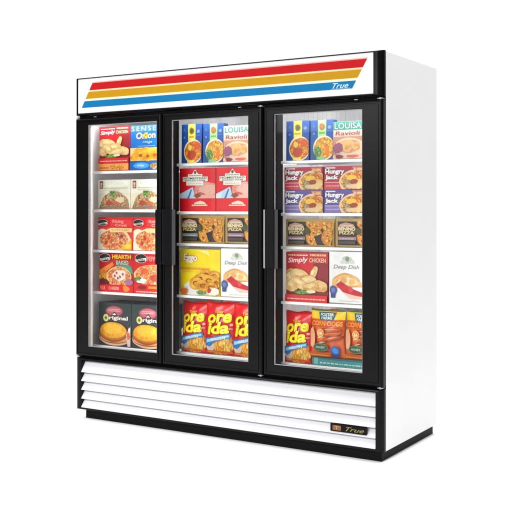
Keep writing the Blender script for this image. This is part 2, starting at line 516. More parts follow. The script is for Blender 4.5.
# ================================================================= packages
CREAM = '#f4efe0'
F_PIZZA = food(['#a82a1a', '#f4dcb0', '#d2451f', '#f2c48a', '#b8321c', '#e88a3c', '#f8ecd4'], 120)
F_PIZZA2 = food(['#f4d070', '#b0481a', '#f0b84c', '#d8701e', '#f8d880', '#c2541c', '#eea83c', '#8c3414'], 110)
F_CASS = food(['#8c3c28', '#d8b088', '#a85a38', '#6f7a34', '#e6cfae', '#9c4c30'], 140)
F_CHICK = food(['#c08036', '#dba963', '#ecca90', '#f5e0b6'], 70, 'mix')
F_CRUMB = food(['#e2b26c', '#f3d9a4', '#fbeecb'], 55, 'mix')
F_GOLD = food(['#b8651c', '#de9426', '#f0b848', '#f8d583'], 70, 'mix')
F_STEW = food(['#b8440e', '#e0801a', '#a83210', '#f0b040', '#d0661a'], 110)
F_STEW2 = food(['#c46a10', '#eab03a', '#d4781a', '#f4cf6a', '#b85414'], 100)
F_GREEN = food(['#3f7a3a', '#6da04e', '#2d5c36', '#9dbd62'], 140)
F_RAV = food(['#a8543c', '#d99a74', '#ecc8a0', '#c46a50', '#e6cdb2'], 90, 'mix')
F_HAM = food(['#d07a70', '#e6a094', '#f0bcae'], 40, 'mix')
F_FRIES = food(['#e8891c', '#f8c04a', '#d96414', '#fbd878', '#f0a52e'], 120, 'vor', (1.0, 1, .35), .5)
F_BUN = food(['#c8741a', '#e09428', '#f0b444', '#f8d078'], 26, 'mix')
F_BUN2 = food(['#e4a034', '#f2bc4c', '#f8d27a'], 30, 'mix')
F_DOG = food(['#8f2f14', '#b84a20', '#d66c34'], 60, 'mix')
F_PIE = food(['#b8702e', '#dfa25c', '#eec48c', '#d68e48'], 80, 'mix')
F_JAM = food(['#8f1020', '#c2182c', '#d83a44'], 90, 'mix')
F_WAFF = food(['#b4691c', '#dc952e', '#f0b650', '#f5cb76'], 80, 'mix')

def chicken_box(w, h, strip):
    p = Pack(w, h, .062, mat('#a3202a', rough=.4))
    b = .17 if strip else 0; q = lambda v: b+(1-b)*v
    p.rect(.0, q(0), 1, 1, '#8f1c26')
    p.poly([(0, q(.62)), (0, 1), (1, 1), (1, q(.78)), (.75, q(.80)), (.45, q(.68)), (.2, q(.70))], '#c9262e')
    p.ell(.48, q(.66), .26, .12*(1-b), '#d21f2a', amp=.06, seed=3)
    p.scribble(.06, q(.925), .52, q(.97), 1, '#f2dcc8', 4); p.scribble(.58, q(.925), .95, q(.975), 1, '#e9c79c', 8, .2)
    p.text('Simply', .05, q(.765), .53, q(.895), '#fff3ee', shear=.25, bold=.02, rot=.06, out='#d8323c', ow=.05)
    p.text('CHICKEN', .56, q(.80), .95, q(.885), '#f3d3b0', bold=.02)
    k = 1-b
    for n, (u, v, ru, rv, ro) in enumerate(((.13, .50, .16, .16, .5), (.66, .57, .07, .17, -.45), (.33, .55, .22, .11, -.2), (.17, .33, .17, .12, .2), (.50, .42, .24, .11, .15), (.33, .38, .20, .10, -.5), (.82, .33, .20, .11, -.15), (.60, .30, .20, .09, .2))):
        p.ell(u, q(v), ru+.006, (rv+.007)*k, '#b06e34', amp=.05, seed=n+5, rot=ro)
        p.ell(u, q(v), ru, rv*k, F_CHICK, amp=.05, seed=n+5, rot=ro)
        p.ell(u-.02, q(v+.03), ru*.55, rv*.38*k, F_CRUMB, amp=.10, seed=n+25, rot=ro)
    p.ell(.45, q(.20), .24, .045*k, F_GREEN, amp=.12, seed=2); p.ell(.62, q(.215), .10, .035*k, '#f0dfc0', amp=.1, seed=4)
    p.rect(0, q(0), 1, q(.145), '#d42c2c')
    p.scribble(.06, q(.05), .95, q(.095), 1, '#f6c3b4', 7)
    if strip:
        p.rect(0, 0, 1, .165, '#f1a765'); p.scribble(.05, .055, .35, .115, 1, '#d4501e', 3); p.ell(.62, .08, .24, .055, F_STEW2, amp=.1, seed=3)
        p.rect(.0, 0, 1, .02, '#c8582a')
    return p
def blue_letter_box(w, h):
    p = Pack(w, h, .062, mat('#1d5fa8', rough=.4))
    p.rect(0, 0, 1, 1, '#2068b4')
    p.rect(0, .86, 1, 1, '#3a79b8')
    p.text('SENSE', .04, .875, .86, .975, '#f3e2ae', bold=.0, out='#1b3f78', ow=.03, space=1.35)
    p.text('Onion', .20, .70, .84, .845, '#fff3cf', shear=.1, bold=.015, rot=.03, out='#a8741c', ow=.05)
    p.ell(.52, .772, .06, .06, '#f2c83a', amp=.12, seed=5); p.ell(.52, .772, .025, .024, '#c96a1e')
    p.text('rings', .42, .585, .74, .655, '#a9d2ee', shear=.15, bold=.01)
    p.scribble(.25, .53, .85, .555, 1, '#8fbfe4', 3)
    p.rect(0, .21, 1, .50, '#e4cf9c')
    for i, (u, v, a, c) in enumerate(((.16, .30, .15, .09), (.36, .33, .18, .11), (.60, .31, .17, .11), (.84, .33, .16, .11), (.28, .42, .16, .07), (.52, .44, .17, .07), (.75, .43, .15, .07))):
        p.ell(u, v, a, c, F_GOLD, amp=.07, seed=i+30)
    for u, v in ((.36, .33), (.60, .31), (.84, .33)): p.ell(u, v, .06, .035, '#a8561c', amp=.1, seed=2)
    p.rect(0, 0, 1, .195, '#1a5cae'); p.ell(.38, .105, .27, .075, '#3c8ee0'); p.ell(.38, .105, .24, .06, '#57a7ee')
    p.text('crispy', .25, .075, .50, .135, '#e8f4fd', shear=.2, bold=.02)
    p.ell(.83, .09, .15, .07, F_CASS, amp=.1, seed=8)
    return p
def casserole_box(w, h):
    p = Pack(w, h, .050, mat('#efe9da', rough=.45))
    p.rect(0, 0, 1, 1, '#f4f0e2'); p.rect(0, 0, 1, .55, '#f1e7cf')
    p.rect(.24, .80, .93, .95, '#faf9f0'); p.text('KITCHEN', .28, .825, .80, .925, '#e3decb', bold=.0)
    p.rect(.06, .70, .165, .955, '#9b5548'); p.ell(.112, .865, .032, .06, '#e8cdb8'); p.ell(.112, .765, .038, .04, '#d8a88e'); p.rect(.075, .905, .15, .935, '#6b2f2a')
    p.rect(.20, .705, .93, .728, '#a9bf7e'); p.scribble(.22, .64, .70, .68, 1, '#cdbf9c', 2)
    p.ell(.52, .02, .44, .60, F_CASS, 0, 180, amp=.03, seed=4, n=40); p.ell(.47, .52, .11, .10, F_GREEN, amp=.2, seed=6)
    p.ell(.52, .03, .49, .09, '#8c7468', 0, 180); p.ell(.40, .30, .18, .15, F_CASS, amp=.1, seed=9)
    p.ell(.70, .32, .11, .13, '#e7cfae', amp=.2, seed=4); p.ell(.36, .22, .09, .09, '#b04a34', amp=.2, seed=7); p.ell(.60, .20, .10, .07, '#bd6a48', amp=.2, seed=3)
    return p
def oval_badge(p, u, v, s, tx='PIZZERIA'):
    p.ell(u, v, .155*s, .105*s, '#e9d2c6'); p.ell(u, v, .145*s, .095*s, '#1d1b1d')
    p.poly([(u-.13*s, v-.02*s), (u+.13*s, v+.015*s), (u+.13*s, v-.045*s), (u-.13*s, v-.075*s)], '#f2ede6')
    p.text(tx, u-.11*s, v-.062*s, u+.11*s, v-.008*s, '#2a2a2a', bold=.03)
def pizza_box_pale(w, h):
    p = Pack(w, h, .048, mat('#d12a2c', rough=.4))
    p.rect(0, 0, 1, 1, '#dd4636'); p.rect(0, .70, 1, 1, '#d3232c'); p.rect(.36, .72, .97, .93, '#e03a40')
    p.text('Rising', .42, .80, .74, .93, '#f59a92', bold=.03); p.text('Crust', .50, .72, .84, .80, '#f3b1a4', bold=.02)
    p.ell(.13, .30, .26, .34, '#f6e9d6', amp=.03, seed=2); p.ell(.50, .30, .45, .37, '#f1dcb8', amp=.02, seed=3)
    p.ell(.46, .31, .40, .31, F_PIZZA, amp=.03, seed=8)
    p.rect(.36, .55, .98, .67, '#f3dea9'); p.text('SUPREME', .40, .575, .92, .65, '#e3b96a', bold=.03)
    p.poly([(.60, .02), (.98, .02), (.98, .36), (.88, .24)], '#f1b23c'); p.ell(.86, .13, .10, .08, '#f6cf62', amp=.1, seed=2)
    p.poly([(0, .02), (.22, .02), (.10, .22), (0, .26)], '#f7ead8')
    p.ell(.70, .42, .05, .05, '#7c4a5a', amp=.2, seed=2); p.ell(.56, .50, .04, .04, '#8c5060', amp=.2, seed=1); p.ell(.33, .38, .05, .06, '#b4402c', amp=.2, seed=3); p.ell(.25, .22, .05, .05, '#c0452c', amp=.2, seed=6)
    oval_badge(p, .155, .835, 1.0)
    return p
def pizza_box_dark(w, h):
    p = Pack(w, h, .048, mat('#b3232a', rough=.4))
    p.rect(0, 0, 1, 1, '#c22b2a'); p.rect(0, .84, 1, 1, '#a81d28')
    p.text('HEARTH', .38, .865, .92, .97, '#f4c53c', bold=.04, out='#8c3a1c', ow=.06)
    p.poly([(.46, .68), (.92, .68), (.99, .50), (.78, .47), (.70, .60), (.50, .60)], '#4aa189'); p.text('BAKED', .50, .72, .85, .82, '#8fd0b6', bold=.03)
    p.rect(.50, .70, .88, .715, '#6dbda0')
    p.poly([(.0, .55), (.40, .78), (.44, .70), (.1, .44)], '#e8884a'); p.ell(.12, .43, .16, .12, F_STEW2, amp=.1, seed=2)
    p.ell(.58, .40, .36, .27, '#e9c08a', amp=.02, seed=1); p.ell(.58, .41, .32, .24, F_PIZZA, amp=.03, seed=2); p.ell(.60, .44, .20, .13, '#f2ded0', amp=.12, seed=5)
    for u, v in ((.52, .50), (.62, .40), (.70, .47), (.56, .36), (.47, .42)): p.ell(u, v, .028, .03, '#9c3c44', amp=.2, seed=3)
    p.ell(.88, .27, .10, .10, '#a87090', amp=.15, seed=7); p.ell(.16, .26, .14, .07, '#5b1f20', amp=.2, seed=3)
    p.rect(0, 0, 1, .19, '#d8262a'); p.text('FOUR', .05, .05, .20, .15, '#f4a49a', bold=.02); p.text('CHEESE', .30, .06, .60, .14, '#f6bdb0', bold=.02); p.ell(.80, .10, .10, .075, '#f08a4a', amp=.15, seed=3)
    oval_badge(p, .19, .885, 1.05, 'STONE')
    return p
def pizza_box_large(w, h):
    p = Pack(w, h, .055, mat('#b8242b', rough=.4))
    p.rect(0, 0, 1, 1, '#c6282b'); p.rect(.35, .76, .95, .95, '#b01f28'); p.text('PEPPERONI', .38, .80, .93, .92, '#f0897c', bold=.03)
    p.ell(.52, .46, .50, .26, '#f0c596', amp=.02, seed=4); p.ell(.52, .47, .47, .235, F_PIZZA, amp=.02, seed=6); p.ell(.60, .40, .13, .09, '#b04436', amp=.15, seed=8); p.ell(.32, .55, .10, .07, '#c9603a', amp=.15, seed=2)
    p.ell(.22, .32, .15, .06, '#f6efe4', amp=.1, seed=2); p.ell(.12, .36, .10, .05, F_GREEN, amp=.2, seed=2)
    p.rect(0, .0, 1, .235, '#cf2a2c'); p.ell(.25, .155, .12, .05, '#7c1d22'); p.rect(.42, .13, .94, .19, '#e8843a'); p.scribble(.08, .03, .92, .085, 1, '#f3b4a8', 5)
    oval_badge(p, .22, .865, 1.1)
    return p
def burger_box(w, h):
    p = Pack(w, h, .040, mat('#2d2f33', rough=.38))
    p.rect(0, 0, 1, 1, '#303338'); p.poly([(0, .62), (.35, .9), (.35, 1), (0, 1)], '#2b3a38'); p.poly([(.7, 1), (1, 1), (1, .7)], '#263632')
    p.ell(.48, .80, .27, .13, '#8d3a46', amp=.03, seed=2); p.ell(.48, .81, .24, .105, '#b4606a'); p.scribble(.30, .80, .67, .875, 2, '#e2b4b2', 5)
    p.poly([(.38, .70), (.60, .70), (.49, .80)], '#1e1d20'); p.poly([(.42, .72), (.55, .72), (.49, .765)], '#f0eeea')
    p.text('riginal', .33, .585, .90, .70, '#f1efe6', bold=.03, out='#15161a', ow=.06)
    p.ell(.235, .645, .085, .085, '#dfe0b0'); p.ell(.235, .645, .05, .052, '#c2b93e'); p.ell(.235, .645, .025, .026, '#3a3a24')
    p.ell(.50, .20, .48, .185, '#f0c8a6', amp=.02, seed=3); p.ell(.50, .215, .455, .16, '#b4552c', amp=.03, seed=7); p.ell(.50, .185, .42, .10, '#e9a878', amp=.03, seed=4)
    p.ell(.47, .325, .435, .225, '#9c4f18', amp=.015, seed=9, n=48); p.ell(.465, .345, .42, .21, '#bd6c1e', amp=.015, seed=9, n=48); p.ell(.46, .365, .395, .185, F_BUN, amp=.015, seed=9, n=48); p.ell(.44, .40, .27, .12, F_BUN2, amp=.02, seed=5, n=40)
    p.poly([(.86, .30), (.99, .48), (.99, .02), (.90, .02)], '#e2cfc6'); p.ell(.93, .26, .05, .08, '#d9693c', amp=.2, seed=3); p.ell(.95, .40, .03, .05, '#f4ede4', amp=.2, seed=2)
    return p
def dinner_box(w, h, band, green):
    p = Pack(w, h, .045, mat('#1d4587', rough=.4))
    p.rect(0, 0, 1, 1, '#1f4b94')
    p.rect(.33, .55, .69, 1, band); p.ell(.51, .83, .13, .085, '#7a6a20' if not green else '#8a6a3a', amp=.08, seed=3); p.ell(.51, .83, .07, .045, '#3f4a1c' if not green else '#c26a3a')
    p.scribble(.38, .66, .64, .73, 1, '#b79c2c' if not green else '#6a9a58', 4)
    p.text('A', .10, .80, .22, .90, '#5a80c6'); p.ell(.84, .81, .08, .045, '#6a8acc'); p.ell(.16, .66, .05, .03, '#5f84c8', amp=.1); p.scribble(.76, .70, .93, .74, 1, '#4f76be', 4)
    p.ell(.60, .30, .46, .31, '#f3e4c2', amp=.01, seed=1); p.ell(.62, .30, .42, .275, F_STEW if not green else F_STEW2, amp=.03, seed=4)
    if green:
        p.ell(.33, .20, .18, .15, F_GREEN, amp=.1, seed=3); p.ell(.76, .22, .09, .14, '#e07b28', amp=.12, seed=5); p.rect(.30, .01, .66, .08, '#8cc48a')
    else:
        p.ell(.52, .21, .22, .11, '#b83c10', amp=.08, seed=6); p.ell(.80, .44, .16, .10, '#d05a1c', amp=.08, seed=2); p.ell(.44, .40, .10, .07, '#f4cf6a', amp=.06, seed=3); p.rect(.32, .01, .68, .08, '#f4dc6a')
    return p
def ravioli_box(w, h, pale):
    p = Pack(w, h, .050, mat('#d9c3b4', rough=.4))
    p.rect(0, 0, 1, 1, '#e4d0c0')
    p.rect(0, .78, 1, 1, '#dfe6df' if pale else '#2f9a86')
    p.text('LOUISA', .05, .81, .95, .965, '#1f8a70' if pale else '#c4e2d4', bold=.02, out=None if pale else '#17564e', ow=.06)
    p.text('Ravioli', .08, .635, .9, .745, '#a8505a', shear=.1, bold=.01)
    p.rect(.0, .0, 1, .60, '#c98f78'); p.ell(.55, .30, .52, .27, '#e8cdb0', amp=.02, seed=3); p.ell(.52, .34, .42, .17, F_RAV, amp=.05, seed=5)
    for i, (u, v) in enumerate(((.30, .38), (.55, .42), (.74, .34), (.48, .27))): p.ell(u, v, .15, .075, F_PIE, amp=.06, seed=i+3)
    p.ell(.17, .30, .14, .16, '#96506c', amp=.12, seed=4); p.rect(0, .02, 1, .11, '#e6c2b4'); p.ell(.22, .07, .14, .05, '#7a2a3c', amp=.1, seed=3); p.ell(.66, .075, .22, .035, '#d86a50', amp=.1, seed=6)
    return p
def ham_box(w, h):
    p = Pack(w, h, .055, mat('#d41f2b', rough=.38))
    p.rect(0, 0, 1, 1, '#e0212d')
    p.ell(.80, .49, .40, .175, F_HAM, amp=.04, seed=3); p.ell(.84, .50, .30, .12, food(['#e2a294', '#f0beb0'], 30, 'mix'), amp=.04, seed=8); p.ell(.60, .38, .12, .06, '#c9645a', amp=.1, seed=3)
    p.rect(.42, .30, 1, .38, '#eeb0a4')
    p.poly([(.0, .30), (.46, .30), (.38, .56), (.0, .40)], '#bcd9ee'); p.poly([(.22, .30), (.28, .30), (.36, .50), (.33, .52)], '#3f74a8'); p.poly([(.0, .30), (.12, .30), (.2, .45), (0, .40)], '#d8ebf6')
    p.poly([(.40, .36), (.50, .30), (.62, .36), (.52, .42)], '#8c4a38')
    p.poly([(.10, .69), (.10, .80), (.25, .80), (.25, .86), (.36, .86), (.45, .97), (.54, .86), (.65, .86), (.65, .80), (.80, .80), (.80, .69), (.68, .69), (.68, .60), (.20, .60), (.20, .69)], '#f4efe4')
    p.ell(.45, .90, .035, .035, '#3c4a3a'); p.text('HOMESTEAD', .13, .742, .77, .788, '#33493c', bold=.012); p.text('BAKED HAM', .18, .698, .72, .728, '#4a5c4a', bold=.005)
    p.scribble(.25, .63, .64, .655, 1, '#c9b79c', 3); p.scribble(.28, .82, .62, .845, 1, '#5e6c58', 5)
    p.poly([(.36, .155), (.42, .155), (.44, .20), (.52, .225), (.60, .245), (.68, .225), (.74, .20), (.76, .155), (.80, .155), (.80, .125), (.36, .125)], '#f6d8c4'); p.scribble(.42, .145, .74, .18, 1, '#c66a58', 3)
    return p
def brown_pizza_box(w, h, strip):
    p = Pack(w, h, .050, mat('#a98a52', rough=.4))
    p.rect(0, 0, 1, 1, '#b3945c'); p.rect(.045, .06, .985, .90, '#2b221c')
    crust = '#c4812e'
    for u, v, rx, rv, a0, a1, sd in ((.60, .90, .19, .36, 180, 360, 3), (.86, .90, .15, .36, 180, 360, 7), (.585, .36, .175, .34, 20, 290, 5), (.95, .34, .22, .36, 95, 262, 9)):
        def fan(k):
            return [(u, v)] + [(u+rx*k*math.cos(math.radians(a0+(a1-a0)*i/20))*(1+.03*math.sin(i*2.1+sd)), v+rv*k*math.sin(math.radians(a0+(a1-a0)*i/20))*(1+.03*math.cos(i*1.7+sd))) for i in range(21)]
        p.poly([(min(.985, x), max(.06, min(.90, y))) for x, y in fan(1)], crust)
        p.poly([(min(.985, x), max(.06, min(.90, y))) for x, y in fan(.90)], F_PIZZA2)
    for u, v in ((.50, .76), (.64, .74), (.84, .74), (.50, .42), (.58, .50), (.52, .22), (.86, .40), (.90, .22)):
        p.ell(u, v, .020, .035, '#a83a1c', amp=.15, seed=int(u*99)); p.ell(u+.03, v+.03, .012, .02, '#f8e6a8', amp=.2, seed=int(v*99))
    p.rect(.965, .06, .985, .90, '#d8a83e')
    p.poly([(.07, .70), (.10, .80), (.22, .87), (.36, .80), (.40, .70)], '#c79c8c'); p.rect(.13, .73, .34, .765, '#e5cdbc')
    p.rect(.06, .47, .41, .70, '#5b4a36'); p.text('BENINO', .07, .575, .40, .70, '#ead9ae', bold=.05); p.text('PIZZA', .09, .44, .38, .56, '#ddc890', bold=.04)
    p.rect(.07, .24, .42, .36, strip); p.scribble(.10, .275, .38, .32, 1, '#d9d4c8', 3); p.rect(.07, .10, .40, .20, '#463c34')
    p.ell(.46, .56, .05, .12, '#3b4a26', amp=.15, seed=3)
    return p
def waffle_box(w, h):
    p = Pack(w, h, .060, mat('#f2cf08', rough=.38))
    p.rect(0, 0, 1, 1, '#fbdf06'); p.poly([(0, .80), (.5, 1), (0, 1)], '#fdeb58'); p.poly([(.45, .98), (.75, .86), (.7, .98)], '#fdf0a0')
    p.text('Eggo', .08, .70, .43, .90, '#fff4e4', shear=.15, bold=.04, out='#c0462c', ow=.085, rot=-.03)
    p.rect(0, .555, .75, .60, '#f0a24a'); p.scribble(.08, .50, .6, .54, 1, '#f6c463', 3)
    p.ell(.42, .14, .34, .18, '#f6f2ea', amp=.02, seed=3)
    for i, (u, v, a, b) in enumerate(((.66, .47, .15, .09), (.86, .44, .14, .10), (.52, .36, .17, .12), (.74, .34, .17, .11), (.92, .29, .13, .11), (.42, .27, .16, .13), (.60, .22, .17, .12), (.80, .19, .16, .11))):
        p.ell(u, v, a+.006, b+.006, '#a8601c', amp=.03, seed=i+2, rot=.3*(i % 3-1)); p.ell(u, v, a, b, F_WAFF, amp=.03, seed=i+2, rot=.3*(i % 3-1))
        p.ell(u, v-.005, a*.46, b*.42, '#7e4312', amp=.06, seed=i); p.ell(u+.01, v-.012, a*.36, b*.30, '#e0a23c' if i % 2 else '#b9741f', amp=.08, seed=i)
    p.ell(.86, .10, .14, .09, '#f1ece0', amp=.1, seed=4); p.ell(.76, .12, .05, .05, '#b8302a', amp=.2, seed=2); p.ell(.12, .09, .10, .06, '#d86a1e', amp=.15, seed=5); p.ell(.55, .07, .12, .04, F_GREEN, amp=.15, seed=3)
    return p
def pie_box(w, h):
    p = Pack(w, h, .060, mat('#e9e8e8', rough=.4))
    p.rect(0, 0, 1, 1, '#f6f5f4')
    p.ell(.52, .84, .16, .07, '#c7cbbf', amp=.1, seed=3); p.ell(.52, .86, .06, .045, '#87907e', amp=.1, seed=5); p.ell(.40, .80, .07, .04, '#dcdcd2', amp=.1, seed=4); p.ell(.66, .80, .07, .04, '#d9d6c8', amp=.1, seed=4)
    p.text('Deep Dish', .13, .645, .86, .745, '#8a7a84', shear=.25, bold=.004)
    p.ell(.50, .33, .44, .25, '#d99a5c', 0, 190, amp=.03, seed=3); p.ell(.50, .34, .42, .22, F_PIE, 0, 180, amp=.03, seed=8); p.ell(.52, .36, .30, .15, '#f3dcb4', 0, 180, amp=.05, seed=4); p.ell(.42, .44, .10, .06, '#e0a868', amp=.1, seed=6); p.ell(.66, .42, .09, .05, '#e6b478', amp=.1, seed=9)
    p.poly([(.20, .36), (.34, .43), (.62, .30), (.95, .22), (.98, .14), (.70, .17), (.40, .22)], F_JAM)
    p.poly([(.40, .215), (.70, .165), (.98, .135), (.98, .09), (.60, .10)], '#f1c3b4'); p.ell(.62, .27, .07, .05, '#d8434a', amp=.15, seed=3)
    p.poly([(.06, .10), (.18, .10), (.21, .26), (.05, .26)], '#31407e'); p.ell(.13, .25, .105, .085, '#3c4c92', amp=.05, seed=3); p.ell(.13, .25, .06, .05, '#6b79b4'); p.scribble(.30, .04, .90, .065, 1, '#c9c4c2', 3)
    return p
def fries_bag(w, h):
    p = Pack(w, h, .060, mat('#d8141c', rough=.3, spec=.5), 'bag')
    p.rect(.02, .0, .98, .16, '#c21a2c'); p.rect(.03, .965, .97, .985, '#b20f18')
    p.ell(.52, .17, .46, .165, F_FRIES, amp=.04, seed=3)
    p.ell(.72, .30, .24, .09, F_FRIES, amp=.06, seed=5); p.ell(.20, .17, .16, .12, '#f0d8c8', amp=.1, seed=6)
    p.rect(.06, .035, .94, .075, '#e8631c'); p.scribble(.12, .045, .55, .068, 1, '#f8c23a', 4)
    p.text('Tater', .36, .785, .66, .84, '#f6d04a', bold=.02, shear=.1, rot=.1)
    p.text('ore', .10, .600, .93, .775, '#ffec28', bold=.038, shear=.18, rot=.08, out='#a80a12', ow=.04)
    p.text('ida', .10, .395, .86, .625, '#fff04a', bold=.038, shear=.18, rot=.08, out='#a80a12', ow=.04)
    p.rect(.89, .56, .97, .60, '#f2b8a4'); p.rect(.85, .485, .97, .52, '#e98c7c')
    p.poly([(.02, .18), (.02, .31), (.30, .33), (.62, .385), (.90, .415), (.92, .33), (.65, .30), (.35, .24), (.16, .15)], '#2f7cc0')
    p.poly([(.06, .215), (.08, .285), (.34, .31), (.62, .362), (.86, .39), (.87, .35), (.62, .32), (.35, .265)], '#a8d4ee')
    p.text('GOLDEN', .24, .285, .76, .335, '#f4fbff', bold=.02, shear=.2, rot=.155)
    return p
def corndog_bag(w, h):
    p = Pack(w, h, .060, mat('#d95f28', rough=.3, spec=.5), 'bag')
    p.rect(.0, .80, 1, .965, '#f6cf1c'); p.rect(0, .965, 1, .995, '#2f6a44')
    p.poly([(.24, .945), (.76, .945), (.70, .79), (.60, .765), (.40, .765), (.30, .79)], '#24586a'); p.poly([(.27, .93), (.73, .93), (.68, .80), (.60, .78), (.40, .78), (.32, .80)], '#1d4a62')
    p.text('FOSTER', .31, .865, .69, .925, '#e8f2ee', bold=.03); p.text('FARMS', .34, .795, .66, .855, '#d4e6e2', bold=.03)
    p.rect(.02, .655, .98, .775, '#cf4418'); p.text('CORN DOGS', .05, .665, .95, .765, '#f4a845', bold=.035)
    p.ell(.62, .48, .36, .135, '#e58a50', amp=.05, seed=2)
    for i, (u, v, r) in enumerate(((.60, .585, .05), (.62, .50, .12), (.66, .41, .20))):
        p.poly([(u-.36, v-.075-.02*i), (u-.34, v-.05-.02*i), (u+.1, v), (u+.1, v-.02)], '#e9cf9a')
        p.ell(u+.03, v, .315, .050, '#7c2a10', amp=.02, seed=i, rot=r); p.ell(u+.03, v+.004, .30, .040, F_DOG, amp=.02, seed=i, rot=r); p.ell(u+.02, v+.016, .20, .010, '#e28a54', amp=.06, seed=i, rot=r)
    p.ell(.36, .52, .11, .085, '#f6c488'); p.ell(.36, .52, .085, .066, '#f0954a'); p.text('16', .31, .485, .41, .555, '#fdf0d4', bold=.04)
    p.ell(.10, .42, .09, .22, '#f2b490', amp=.06, seed=4)
    p.ell(.36, .225, .23, .085, '#6f8a60'); p.ell(.36, .225, .21, .07, '#39564a'); p.text('HONEY', .22, .20, .50, .25, '#b9ccae', bold=.03)
    p.ell(.78, .17, .12, .10, '#2458a8', amp=.05, seed=2); p.ell(.78, .17, .075, .06, '#4f86cc'); p.poly([(.70, .10), (.86, .10), (.84, .03), (.72, .03)], '#1f4c96')
    p.rect(.03, .03, .66, .12, '#c9602c'); p.scribble(.06, .05, .6, .095, 1, '#f0b070', 4)
    return p
def pancake_box(w, h, a, b, pale):
    p = Pack(w, h, .055, mat(a, rough=.4))
    p.rect(0, 0, 1, 1, a); p.rect(0, 0, .45, .34, b); p.poly([(.45, 0), (.62, 0), (.45, .34)], b)
    p.rect(.04, .905, .28, .955, '#f4ecec')
    p.text('Hungry', .03, .62, .50, .885, '#ffffff', bold=.045, out='#5a1a30' if a < '#c' and False else '#3c2038', ow=.075)
    p.text('Jack', .03, .385, .36, .62, '#ffffff', bold=.045, out='#3c2038', ow=.075)
    p.scribble(.05, .13, .38, .22, 1, pale, 4); p.rect(.03, .285, .40, .32, pale)
    p.ell(.74, .31, .36, .52, '#ecd6b4', amp=.015, seed=2); p.ell(.75, .33, .32, .44, F_STEW2, amp=.03, seed=4)
    p.ell(.64, .24, .17, .24, F_CASS, amp=.06, seed=6); p.ell(.80, .46, .19, .22, F_STEW, amp=.06, seed=3); p.ell(.86, .24, .13, .22, F_CHICK, amp=.06, seed=8); p.ell(.68, .50, .12, .12, '#f2c456', amp=.06, seed=8)
    p.ell(.74, .33, .10, .10, '#9c3c20', amp=.06, seed=2); p.ell(.72, .13, .16, .09, '#e8c89a', amp=.05, seed=7)
    p.poly([(.70, .96), (.97, .96), (.97, .72), (.76, .78)], '#e08a70'); p.ell(.86, .84, .09, .10, F_STEW, amp=.06, seed=5); p.scribble(.74, .80, .95, .90, 2, '#fbe6dc', 2)
    return p
def teal_box(w, h):
    p = Pack(w, h, .20, mat('#3f8f90', rough=.4))
    p.rect(0, 0, 1, 1, '#4a9a9a'); p.rect(0, .78, 1, 1, '#2e6f78'); p.scribble(.12, .25, .92, .55, 1, '#d3e6e2', 3); p.rect(.03, .1, .09, .9, '#7fc0ba')
    return p

Y = .11
R = math.radians
JIT = random.Random(4)
def put(p, name, x0, z, label, cat, group=None, y=Y, rz=0., tilt=0.):
    return p.finish(name, (x0+p.w/2, y, z), label, cat, group, rz or R(JIT.uniform(-.7, .7)), tilt)
def again(o, w, x0, z, label, y=Y, rz=0.):
    return dup(o, (x0+w/2, y, z), label, rz or R(JIT.uniform(-.7, .7)))
R = math.radians

# --- behind the first door (hinged at the far end)
a, b, c, d, e = LV[0]
put(chicken_box(.236, .266, True), 'frozen_food_carton', -.909, a, 'dark red chicken carton with orange bottom band, beside the blue carton on the top shelf', 'frozen carton')
put(blue_letter_box(.222, .264), 'frozen_food_carton', -.671, a, 'blue carton with cream capital letters and golden fried rings, on the top shelf', 'frozen carton', y=.112)
o = put(casserole_box(.249, .178), 'frozen_food_carton', -.919, b, 'cream casserole carton nearest the outer jamb, below the dark red chicken carton', 'frozen carton', 'cream casserole cartons')
again(o, .249, -.667, b, 'cream casserole carton below the blue carton with cream capital letters')
o = put(pizza_box_pale(.268, .196), 'pizza_carton', -.919, c, 'red pizza carton with pale cream crust nearest the outer jamb on the third shelf', 'pizza box', 'red cartons of pale crust pizza')
again(o, .268, -.649, c, 'red pizza carton with pale cream crust, partly hidden by the first door handle', y=.113)
put(pizza_box_dark(.263, .230), 'pizza_carton', -.908, d, 'dark red pizza carton with yellow lettering over a teal patch', 'pizza box')
put(pizza_box_large(.262, .238), 'pizza_carton', -.643, d, 'red carton filled by one large pizza picture, beside the teal patched carton', 'pizza box', y=.108)
o = put(burger_box(.250, .258), 'burger_carton', -.912, e, 'front black burger carton at the outer jamb on the bottom shelf', 'burger box', 'black burger cartons')
again(o, .250, -.658, e, 'front black burger carton cut off by the handle stile of the first door', y=.108)
for k, (dy, x1, x2) in enumerate(((.045, -.905, -.652), (.090, -.895, -.640), (.135, -.885, -.632))):
    lab = ('second', 'third', 'rearmost')[k]
    again(o, .250, x1, e, lab + ' black burger carton in the row at the outer jamb, only its top edge showing', y=Y+dy)
    again(o, .250, x2, e, lab + ' black burger carton in the row beside the handle stile, only its top edge showing', y=Y+dy)

